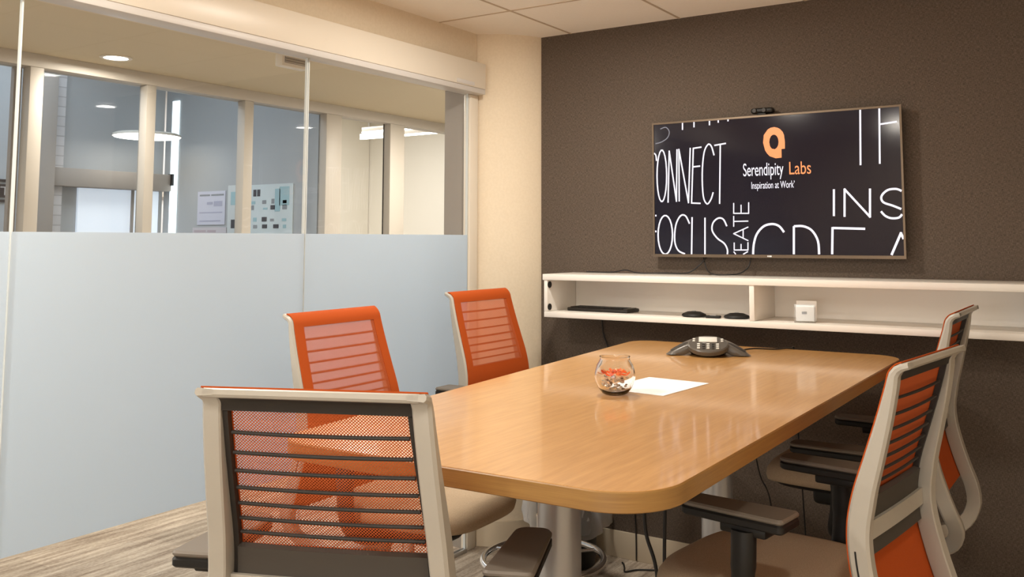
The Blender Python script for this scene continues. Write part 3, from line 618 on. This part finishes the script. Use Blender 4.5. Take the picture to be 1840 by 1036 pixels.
# ------------------------------------------------------------------ paper, bowl, telephone
o = box('paper_sheet', (-.105, -.138, 0), (.105, .138, .0007), M_paper); o.location = (1.336, -1.458, TZ + .0005); o.rotation_euler = (0, 0, R(-5))
tag(o, 'white sheet of paper on the table behind the glass bowl', 'paper')
BX, BY = 1.300, -1.648
t = empty('glass_bowl', (BX, BY, TZ), 0, 'small round clear glass bowl on the oak table', 'bowl')
outp = [(0, 0), (.028, 0), (.036, .004), (.049, .020), (.0575, .044), (.0575, .060), (.051, .082), (.043, .095), (.0415, .102), (.0435, .1055)]
inp = [(.0405, .1055), (.0385, .1015), (.040, .094), (.0478, .081), (.0545, .060), (.0545, .044), (.046, .022), (.034, .008), (0, .006)]
turned('glass_shell', [(r, z + .0006) for r, z in outp + inp], M_glass, t, (0, 0, 0), 64, 60)
M_peb = mat('pale_gravel', (.62, .56, .46), .25); M_pebd = mat('dark_gravel', (.16, .12, .08), .3)
rnd = random.Random(11); bm = bmesh.new()
for k in range(60):
    z = rnd.uniform(.012, .050); R_ = .049 * math.sqrt(max(.05, 1 - ((z - .052) / .052) ** 2)) - .007; a = rnd.uniform(0, 2 * pi); q = max(R_, .005) * math.sqrt(rnd.random()); s = rnd.uniform(.0035, .006)
    r_ = bmesh.ops.create_icosphere(bm, subdivisions=1, radius=s, matrix=Matrix.Translation((q * cos(a), q * sin(a), z)) @ Matrix.Diagonal((1, 1, rnd.uniform(.5, .9), 1)))
    mi = 1 if rnd.random() < .2 else 0
    for v in r_['verts']:
        for f in v.link_faces: f.material_index = mi
g = finish('gravel', bm, [M_peb, M_pebd], None, 60); g.location = (BX, BY, TZ); tag(g, 'pale and dark gravel filling the lower half of the glass bowl', 'gravel'); g['kind'] = 'stuff'
M_pet = mat('orange_petal', (.98, .24, .03), .6); M_pet2 = mat('light_orange_petal', (1, .40, .09), .6)
def petal(kind):
    bm = bmesh.new(); vs = []
    for i in range(7):
        u = i / 6; row = []
        for j in range(5):
            v = j / 4 - .5; wd = .017 * sin(pi * (.12 + .8 * u)); row.append(bm.verts.new(((u - .5) * .030, v * wd, .007 * (u - .5) ** 2 * 8 * .5 + abs(v) * .004)))
        vs.append(row)
    for i in range(6):
        for j in range(4): bm.faces.new((vs[i][j], vs[i + 1][j], vs[i + 1][j + 1], vs[i][j + 1]))
    r_ = bmesh.ops.solidify(bm, geom=bm.faces[:], thickness=.0012)
    return finish('flower_petal', bm, kind, None, 60)
pp = [petal(M_pet), petal(M_pet2)]; k = 0
for ring, n_, r0 in ((0, 8, .034), (1, 6, .019), (2, 2, .006)):
    for i in range(n_):
        src = pp[k % 2]; o = src if k < 2 else src.copy()
        if k >= 2: C.objects.link(o)
        a = 2 * pi * i / n_ + ring * .4; o.location = (BX + r0 * cos(a), BY + r0 * sin(a), TZ + .0545 + ring * .003 + (k % 3) * .0012)
        o.rotation_euler = (R(rnd.uniform(-14, 14)), R(rnd.uniform(-12, 12)), a + rnd.uniform(-.6, .6))
        tag(o, 'small orange petal on the gravel in the glass bowl', 'petal', 'orange petals in the glass bowl'); k += 1

# three-legged conference telephone
t = empty('conference_phone', (1.175, -.655, TZ), R(22), 'grey three-legged conference telephone near the far end of the table', 'telephone')
M_ph = mat('phone_grey', (.085, .075, .063), .32); M_ph2 = mat('phone_dark', (.04, .035, .03), .45); M_lcd = mat('phone_display', (.62, .60, .55), .3)
legs = [R(-158), R(-22), R(90)]
bm = bmesh.new(); NA = 96; NR = 18; rings = []
def lob(a):
    d = min(abs((a - L + pi) % (2 * pi) - pi) for L in legs); return math.exp(-(d / .30) ** 2)
for i in range(NR + 1):
    s = i / NR; row = []
    for k in range(NA):
        a = 2 * pi * k / NA; lb = lob(a); rm = .082 + .088 * lb; r_ = s * rm
        h = .066 * (1 - (r_ / .18) ** 1.6); edge = max(0, s - .86) / .14
        z = h - edge ** 2 * (h - (.004 if lb > .5 else max(.004, h - .018)))
        row.append(bm.verts.new((r_ * cos(a), r_ * sin(a), max(z, .003))))
    rings.append(row)
for i in range(NR):
    for k in range(NA):
        bm.faces.new((rings[i][k], rings[i + 1][k], rings[i + 1][(k + 1) % NA], rings[i][(k + 1) % NA]))
bot = [bm.verts.new((v.co.x * .93, v.co.y * .93, max(.0015, v.co.z - .010))) for v in rings[-1]]
for k in range(NA): bm.faces.new((rings[-1][k], bot[k], bot[(k + 1) % NA], rings[-1][(k + 1) % NA]))
bmesh.ops.remove_doubles(bm, verts=bm.verts, dist=.0002); finish('body', bm, M_ph, t, 50)
turned('underbody', [(0, .002), (.066, .002), (.074, .012), (.068, .040), (0, .045)], M_ph2, t, (0, 0, 0), 40)
# keypad nose facing the near side, sloping down
nose = empty('keypad_mount', (0, 0, 0)); bpy.data.objects.remove(nose)
def tilt(o):
    o.location = (0, -.072, .042); o.rotation_euler = (R(24), 0, 0); return o
bm = bmesh.new(); el = [(.075 * cos(2 * pi * k / 40), .060 * sin(2 * pi * k / 40)) for k in range(40)]; prism(bm, el, -.016, .006, ch=.004); tilt(finish('keypad_nose', bm, M_ph, t, 40))
tilt(box('display', (-.034, .006, .0062), (.034, .042, .010), M_lcd, t, .001))
for r_ in range(3):
    for c_ in range(5):
        tilt(box('key', (-.040 + c_ * .0175, -.012 - r_ * .0145, .0062), (-.040 + c_ * .0175 + .011, -.004 - r_ * .0145, .0095), M_lcd if c_ % 2 == 0 else M_ph2, t, .001))
for sx in (-1, 1):
    for r_ in range(2): tilt(box('key', (sx * .052 - .005, .010 + r_ * .014, .0062), (sx * .052 + .005, .018 + r_ * .014, .0095), M_lcd, t, .001))
for L in legs:
    bm = bmesh.new(); d = Vector((cos(L), sin(L))); n2 = Vector((-d.y, d.x)); pts = []
    for q in range(9):
        u = q / 8; r_ = .085 + u * .062; hz = .066 * (1 - (r_ / .18) ** 1.6) + .0012; pts.append((d.x * r_, d.y * r_, hz))
    T(bm, pts, [.010 + .004 * sin(pi * q / 8) for q in range(9)], 8)
    for v in bm.verts: v.co.z = .066 * (1 - (math.hypot(v.co.x, v.co.y) / .18) ** 1.6) + (v.co.z - .066 * (1 - (math.hypot(v.co.x, v.co.y) / .18) ** 1.6)) * .15 + .001
    finish('speaker_grille', bm, M_ph2, t, 40)
cable('telephone_cable', [(1.26, -.55, TZ + .006), (1.30, -.50, TZ + .012), (1.36, -.43, TZ + .006), (1.40, -.36, TZ + .005), (1.41, -.335, TZ - .01), (1.41, -.33, TZ - .2), (1.40, -.20, .2), (1.36, -.12, .008)], .003, 'thin black cable running from the telephone over the far table edge')

# ------------------------------------------------------------------ stools
def prof_pts():
    raw = [(0, 0), (.022, .006), (.038, .022), (.0455, .05), (.066, .12), (.092, .20), (.118, .28), (.131, .35), (.128, .42), (.111, .50), (.086, .58), (.064, .64), (.056, .685), (.078, .728), (.130, .752), (.20, .760)]
    P = [Vector((a, b)) for a, b in raw]; out = []
    for i in range(len(P) - 1):
        a, b, c, d = P[max(i - 1, 0)], P[i], P[i + 1], P[min(i + 2, len(P) - 1)]
        for j in range(12):
            tt = j / 12; out.append(.5 * ((2 * b) + (c - a) * tt + (2 * a - 5 * b + 4 * c - d) * tt * tt + (3 * b - a - 3 * c + d) * tt ** 3))
    out.append(P[-1]); return out
PP = prof_pts(); PL = [0]
for a, b in zip(PP, PP[1:]): PL.append(PL[-1] + (b - a).length)
def at_len(s):
    s = max(0, min(s, PL[-1] - 1e-6)); i = 0
    while PL[i + 1] < s: i += 1
    k = (s - PL[i]) / (PL[i + 1] - PL[i]); p = PP[i].lerp(PP[i + 1], k)
    a, b = PP[max(i - 1, 0)], PP[min(i + 2, len(PP) - 1)]; tg = (b - a).normalized()
    return p, tg
def len_at_u(u):
    for i in range(len(PP) - 1):
        if PP[i + 1].y >= u: return PL[i] + (PL[i + 1] - PL[i]) * (u - PP[i].y) / max(1e-6, PP[i + 1].y - PP[i].y)
ZT = 1.25; AY = .36; SEATZ = .715
def halfw(u):
    w_ = .2145 + (.241 - .2145) * min(u, .5) / .5
    if u > .62: w_ -= .13 * ((u - .62) / .14) ** 1.5
    return w_
def hw_round(s, u):
    r_ = .010; w_ = halfw(u) + .010 * max(0, 1 - s / .045) ** 2
    return w_ - r_ + math.sqrt(max(0, r_ * r_ - (r_ - s) ** 2)) if s < r_ else w_
def S3(x, s, n):
    """point on the back: lateral x, arc length s from the top lip, n = offset towards the sitter"""
    p, tg = at_len(s); nf = Vector((tg.y, tg.x))       # tangent (y fwd, u down) -> front normal in (y, z)
    return Vector((x, -AY + p.x + nf.x * n, ZT - p.y + nf.y * n))
def slab(bm, s0, s1, x0, x1, n0, n1, ns=8, nx=2, mi=0, crown=0):
    """curved slab following the back; x0, x1 functions of (s, u)"""
    G = {}
    for i in range(ns + 1):
        s = s0 + (s1 - s0) * i / ns; u = at_len(s)[0].y; a, b = x0(s, u), x1(s, u)
        for j in range(nx + 1):
            x_ = a + (b - a) * j / nx
            for k, n_ in enumerate((n0, n1)): G[i, j, k] = bm.verts.new(S3(x_, s, n_ - crown * (1 - (x_ / .24) ** 2)))
    def q(*v): bm.faces.new([G[w_] for w_ in v]).material_index = mi
    for i in range(ns):
        for j in range(nx): q((i, j, 0), (i + 1, j, 0), (i + 1, j + 1, 0), (i, j + 1, 0)); q((i, j, 1), (i, j + 1, 1), (i + 1, j + 1, 1), (i + 1, j, 1))
        q((i, 0, 0), (i, 0, 1), (i + 1, 0, 1), (i + 1, 0, 0)); q((i, nx, 0), (i + 1, nx, 0), (i + 1, nx, 1), (i, nx, 1))
    for j in range(nx): q((0, j, 0), (0, j + 1, 0), (0, j + 1, 1), (0, j, 1)); q((ns, j, 0), (ns, j, 1), (ns, j + 1, 1), (ns, j + 1, 0))
def sweep_up(bm, sgn):
    ns = 60; rings = []
    for i in range(ns + 1):
        s = .0 + (PL[-1]) * i / ns if i else 0.0; u = at_len(s)[0].y
        xo = hw_round(max(s, .0), u); xi = min(halfw(u) - .036, xo - .006)
        if u > .62: xi = xo - .036
        d = -.010 - .034 * min(1, s / .34) ** .8
        c = min(.006, -d * .4); sec = [(xo - c, .004), (xo, .004 - c), (xo, d + c), (xo - c, d), (xi + c * .5, d + .002), (xi, d + .005), (xi, -.002), (xi + .003, .002)]
        rings.append([bm.verts.new(S3(sgn * a, s, n_)) for a, n_ in sec])
    for A, Bq in zip(rings, rings[1:]):
        for k in range(8): bm.faces.new((A[k], A[(k + 1) % 8], Bq[(k + 1) % 8], Bq[k]))
    bm.faces.new(rings[0]); bm.faces.new(rings[-1][::-1])
def make_stool(first):
    t = empty('bar_stool', (0, 0, 0))
    P_ = {}
    hw = lambda s, u: hw_round(s, u)
    # outer frame: uprights and top lip
    bm = bmesh.new(); sweep_up(bm, 1); sweep_up(bm, -1)
    ns = 24; rings = []
    for i in range(ns + 1):
        x_ = -.200 + .400 * i / ns
        sec = [(.000, .0015), (.003, .004), (.017, .004), (.020, .001), (.021, -.008), (.015, -.0125), (.004, -.0115), (.000, -.007)]
        rings.append([bm.verts.new(S3(x_, max(s, 0), n_)) for s, n_ in sec])
    for A, Bq in zip(rings, rings[1:]):
        for k in range(8): bm.faces.new((A[k], A[(k + 1) % 8], Bq[(k + 1) % 8], Bq[k]))
    bm.faces.new(rings[0]); bm.faces.new(rings[-1][::-1])
    # lower bridge joining the uprights under the seat
    e = PL[-1]; slab(bm, e - .055, e, lambda s, u: -.125, lambda s, u: .125, -.028, .002, 4, 4)
    P_['frame'] = finish('back_frame', bm, M_plat, t, 40)
    # slots in the outer face of each upright
    for sg in (-1, 1):
        bm = bmesh.new(); a = len_at_u(.40); b_ = len_at_u(.50)
        slab(bm, a, b_, lambda s, u: sg * (halfw(u) + .0006), lambda s, u: sg * (halfw(u) - .002), -.016, -.012, 8, 1)
        finish('adjuster_slot', bm, M_black, P_['frame'], 40)
    s_u = len_at_u
    wt, wb = s_u(.042), s_u(.304); ix = .0475
    # orange knit: border strips in one mesh
    bm = bmesh.new(); e2 = s_u(.60)
    out_ = lambda s, u: hw_round(max(s, .002), u) - .0075
    inn = lambda s, u: halfw(u) - ix
    neg = lambda f: (lambda s, u: -f(s, u))
    slab(bm, .013, wt, neg(out_), out_, .0045, .0075, 10, 12)
    slab(bm, wt, wb, inn, out_, .0045, .0075, 16, 2); slab(bm, wt, wb, neg(out_), neg(inn), .0045, .0075, 16, 2)
    slab(bm, wb, e2, neg(out_), out_, .0045, .0075, 18, 8)
    bmesh.ops.remove_doubles(bm, verts=bm.verts, dist=.00005)
    P_['knit'] = finish('knit_back', bm, M_knit, t, 40)
    # perforated window
    bm = bmesh.new(); uvl = bm.loops.layers.uv.new('UVMap'); ns, nx = 24, 8; G = {}
    for i in range(ns + 1):
        s = wt + (wb - wt) * i / ns; u = at_len(s)[0].y; w_ = inn(s, u)
        for j in range(nx + 1): x_ = -w_ + 2 * w_ * j / nx; G[i, j] = (bm.verts.new(S3(x_, s, .0055)), (x_, s))
    for i in range(ns):
        for j in range(nx):
            cs = [G[i, j], G[i + 1, j], G[i + 1, j + 1], G[i, j + 1]]; f = bm.faces.new([c[0] for c in cs])
            for lp, c in zip(f.loops, cs): lp[uvl].uv = c[1]
    P_['mesh'] = finish('mesh_window', bm, M_mesh, t, 40)
    # dark inner frame
    bm = bmesh.new()
    ii = lambda s, u: halfw(u) - .0365; ij = lambda s, u: halfw(u) - .0465
    slab(bm, .019, wt - .004, neg(ii), ii, -.012, .004, 4, 6)
    slab(bm, wt - .002, s_u(.43), ij, ii, -.009, .004, 16, 1); slab(bm, wt - .002, s_u(.43), neg(ii), neg(ij), -.009, .004, 16, 1)
    P_['inner'] = finish('inner_frame', bm, M_charc, t, 40)
    # seven tensioned wires behind the knit
    gaps = [.039, .036, .033, .031, .029, .028, .026]; u = .040
    for g_ in gaps:
        u += g_ * 1.06; s = s_u(u); w_ = halfw(u) - .05
        bm = bmesh.new(); T(bm, [S3(-w_ + 2 * w_ * k / 10, s, -.004 - .010 * (1 - (2 * k / 10 - 1) ** 2) * .5) for k in range(11)], .0037, 8); finish('support_wire', bm, M_charc, t, 50)
    bm = bmesh.new(); slab(bm, wb - .004, s_u(.358), neg(ij), ij, -.012, .004, 6, 8, crown=.006); slab(bm, s_u(.388), s_u(.43), neg(ij), ij, -.012, .004, 6, 8, crown=.006)
    P_['band'] = finish('lumbar_band', bm, M_band, t, 40)
    bm = bmesh.new(); slab(bm, s_u(.352), s_u(.394), neg(ii), ii, -.020, -.0125, 4, 8, crown=.006); P_['bar'] = finish('lumbar_bar', bm, M_plat, t, 40)
    # seat cushion: superellipse rings
    bm = bmesh.new(); n = 72; rings = []
    CY_ = .085
    def ring(sx, sy, z, droop=0, e_=3.6):
        out = []
        for k in range(n):
            a = 2 * pi * k / n; c_, s_ = cos(a), sin(a)
            x_ = math.copysign(abs(c_) ** (2 / e_), c_) * sx; y_ = math.copysign(abs(s_) ** (2 / e_), s_) * sy
            zz = z - droop * max(0, (y_ / .24)) ** 3; out.append(bm.verts.new((x_ * (1 - .06 * y_ / .24), CY_ + y_, zz)))
        return out
    Z = SEATZ
    for sx, sy, z, dr in ((.150, .130, Z - .006, .0), (.205, .190, Z - .002, .006), (.232, .218, Z - .008, .014), (.246, .234, Z - .022, .020), (.250, .239, Z - .042, .022), (.246, .235, Z - .060, .020), (.225, .215, Z - .070, .012)):
        rings.append(ring(sx, sy, z, dr))
    ct = bm.verts.new((0, CY_, Z - .008))
    for k in range(n): bm.faces.new((ct, rings[0][k], rings[0][(k + 1) % n]))
    for A, Bq in zip(rings, rings[1:]):
        for k in range(n): bm.faces.new((A[k], Bq[k], Bq[(k + 1) % n], A[(k + 1) % n]))
    bm.faces.new(rings[-1][::-1]); P_['seat'] = finish('seat', bm, M_seat, t, 80)
    bm = bmesh.new(); rings = [ring(.222, .212, Z - .0705, .012), ring(.215, .205, Z - .082, .008), ring(.15, .14, Z - .100, 0)]
    for A, Bq in zip(rings, rings[1:]):
        for k in range(n): bm.faces.new((A[k], Bq[k], Bq[(k + 1) % n], A[(k + 1) % n]))
    bm.faces.new(rings[0]); bm.faces.new(rings[-1][::-1]); P_['shell'] = finish('seat_shell', bm, M_black, t, 60)
    bm = bmesh.new(); B(bm, (-.075, -.17, Z - .165), (.075, .17, Z - .1005), .02, seg=3); P_['mech'] = finish('tilt_mechanism', bm, M_black, t, 50)
    # arms
    arms = []
    for sg in (-1, 1):
        g_ = []
        bm = bmesh.new(); pl = round_poly([(-.050, -.135), (.050, -.135), (.040, .135), (-.040, .135)], [.014, .014, .03, .03], 6); prism(bm, pl, .010, .022, ch=.004)
        pd = finish('arm_pad', bm, M_pad, t, 40, loc=(sg * .285, .02, .885)); g_.append(pd)
        bm = bmesh.new(); prism(bm, [(x_ * 1.0, y_ * 1.0) for x_, y_ in pl], -.010, .0095, ch=.004); B(bm, (-.028, -.085, -.034), (.028, .03, -.0105), .006)
        g_.append(finish('pad_carrier', bm, M_black, t, 40, loc=(sg * .285, .02, .885)))
        bm = bmesh.new()
        T(bm, cat([(sg * .285, -.005, .862), (sg * .288, -.005, .80), (sg * .288, .0, .70), (sg * .275, .01, .640), (sg * .20, .015, .600), (sg * .07, .015, .590)], 6), [.024] * 8 + [.022] * 23, 12)
        for v in bm.verts: v.co.y = .006 + (v.co.y - .006) * 1.25
        g_.append(finish('arm_post', bm, M_black, t, 50)); arms.append(g_)
    # pedestal
    turned('gas_column', [(0, .075), (.028, .075), (.028, .36), (.030, .362), (.030, .368), (.020, .370), (.020, Z - .16), (0, Z - .16)], M_chrome, t, n=28)
    rg = []
    bm = bmesh.new(); T(bm, [(.25 * cos(2 * pi * k / 48), .25 * sin(2 * pi * k / 48),   .19) for k in range(48)], .0135, 12, closed=True); fr = finish('foot_ring', bm, M_chrome, t, 60)
    for k in range(3):
        a = 2 * pi * k / 3 + .5; tube('ring_spoke', [(.03 * cos(a), .03 * sin(a), .205), (.242 * cos(a), .242 * sin(a), .19)], .007, M_chrome, fr, 8)
    turned('ring_hub', [(.0285, .185), (.040, .185), (.042, .205), (.038, .222), (.0285, .222)], M_black, fr, n=28)
    turned('base_hub', [(0, .055), (.045, .055), (.045, .085), (.034, .098), (0, .098)], M_plat, t, n=28)
    for k in range(5):
        a = 2 * pi * k / 5 + .3; c_, s_ = cos(a), sin(a)
        bm = bmesh.new(); T(bm, [(.03 * c_, .03 * s_, .076), (.12 * c_, .12 * s_, .075), (.22 * c_, .22 * s_, .068), (.275 * c_, .275 * s_, .062)], [.021, .018, .014, .012], 10); lg = finish('leg', bm, M_plat, t, 50)
        bm = bmesh.new()
        for off in (-.011, .011):
            q_ = Matrix.Translation((.275 * c_ - s_ * off, .275 * s_ + c_ * off, .0262)) @ Matrix.Rotation(a, 4, 'Z') @ Matrix.Rotation(R(90), 4, 'X')
            bmesh.ops.create_cone(bm, cap_ends=True, segments=20, radius1=.026, radius2=.026, depth=.015, matrix=q_)
        T(bm, [(.275 * c_, .275 * s_, .03), (.275 * c_, .275 * s_, .0625)], .006, 8); finish('caster', bm, M_black, lg, 40)
    return t
def clone(o, parent=None):
    c = o.copy(); C.objects.link(c); c.parent = parent
    for ch in list(o.children): clone(ch, c)
    return c
UPPER = ('back_frame', 'knit_back', 'mesh_window', 'inner_frame', 'support_wire', 'lumbar_band', 'lumbar_bar', 'seat', 'seat_shell', 'tilt_mechanism', 'arm_pad', 'pad_carrier', 'arm_post')
def base(n): return n.split('.')[0]
STOOLS = [  # x, y, turn, height change, arm height change, arm forward shift, arm sideways shift, label
    (1.182, -2.477, .380, -.014, .000, -.07, .03, 'bar stool at the near end of the table, seen from behind'),
    (.547, -1.648, -1.543, .008, .000, .00, .0, 'bar stool facing right before the frosted glass, nearer of the two on that side'),
    (.446, -.683, -1.572, .027, -.03, -.20, .0, 'bar stool facing right in front of the rounded column'),
    (1.808, -1.654, 1.441, -.012, .000, .00, -.02, 'bar stool at the right side of the table, nearer one with the lit seat'),
    (1.728, -.576, 1.559, .014, -.10, .02, -.01, 'bar stool at the right side of the table, farther one by the dark wall')]
proto = make_stool(True)
roots = [proto] + [clone(proto) for _ in range(4)]
for o, (x, y, rz, dz, az, ay, ax, lb) in zip(roots, STOOLS):
    o.location = (x, y, 0); o.rotation_euler = (0, 0, rz); tag(o, lb, 'bar stool', 'mesh-back stools around the table')
    for ch in o.children:
        b_ = base(ch.name)
        if b_ in UPPER: ch.location.z += dz
        if b_ in ('arm_pad', 'pad_carrier'):
            sg = 1 if ch.location.x > 0 else -1
            ch.location.z += az; ch.location.y += ay; ch.location.x += sg * ax
        if b_ == 'arm_post': ch.location.z += az; ch.location.y += ay

# ------------------------------------------------------------------ waste bin with liner
BNX, BNY = .268, -.195
t = empty('waste_bin', (BNX, BNY, 0), 0, 'round black waste bin on the carpet by the rounded column', 'waste bin')
turned('bin_body', [(0, 0), (.125, 0), (.130, .004), (.152, .335), (.156, .338), (.150, .34), (.126, .012), (0, .008)], M_black, t, n=48)
rnd = random.Random(5); ph = [rnd.uniform(0, 6.28) for _ in range(6)]
def wob(k, n, z):
    a = 2 * pi * k / n; amp = .003 + .012 * max(0, min(1, (.35 - z) / .12))
    return amp * (sin(5 * a + ph[0]) * .6 + sin(9 * a + ph[1] + z * 30) * .5 + sin(17 * a + ph[2] + z * 60) * .35)
bm = bmesh.new(); n = 120; pr = [(.132, .22), (.144, .30), (.150, .344), (.157, .350), (.174, .345), (.190, .315), (.203, .275), (.210, .235), (.204, .195)]
lathe(bm, pr, (0, 0, 0), n, wob=wob)
for v in bm.verts:
    if v.co.z < .26 and math.hypot(v.co.x, v.co.y) > .17:
        a = math.atan2(v.co.y, v.co.x); v.co.z -= .055 * max(0, cos(a + .9)) ** 3 + .012 * sin(3 * a)
o = finish('bin_liner', bm, M_bag, t, 80); o['label'] = 'clear plastic liner folded over the rim'

# ------------------------------------------------------------------ cables under the table
cable('power_cable', [(1.215, -1.3, 1.02), (1.214, -1.3, .85), (1.216, -1.3, .68), (1.222, -1.3, .58), (1.258, -1.3, .458), (1.262, -1.31, .2), (1.25, -1.34, .012), (1.18, -1.40, .008)], .006, 'thick black cable hanging under the near end of the table, left one')
cable('power_cable', [(1.292, -1.3, 1.02), (1.290, -1.3, .85), (1.288, -1.3, .68), (1.284, -1.3, .46), (1.288, -1.28, .2), (1.31, -1.24, .012), (1.40, -1.2, .008)], .006, 'thick black cable hanging under the near end of the table, right one')
cable('floor_cable', [(.495, -.075, .005), (.50, -.08, .005), (.51, -.09, .005), (.535, -.13, .005), (.56, -.17, .005), (.60, -.12, .005), (.68, -.08, .005), (.76, -.07, .005), (.80, -.08, .005), (.82, -.14, .005), (.83, -.30, .005)], .004, 'thin black cable wandering over the carpet beside the waste bin')
cable('thin_cable', [(1.21, -.36, 1.02), (1.21, -.34, .85), (1.225, -.3, .65), (1.24, -.28, .54), (1.275, -.27, .45), (1.29, -.22, .2), (1.30, -.14, .008)], .003, 'thin black cable hanging under the far end of the table')
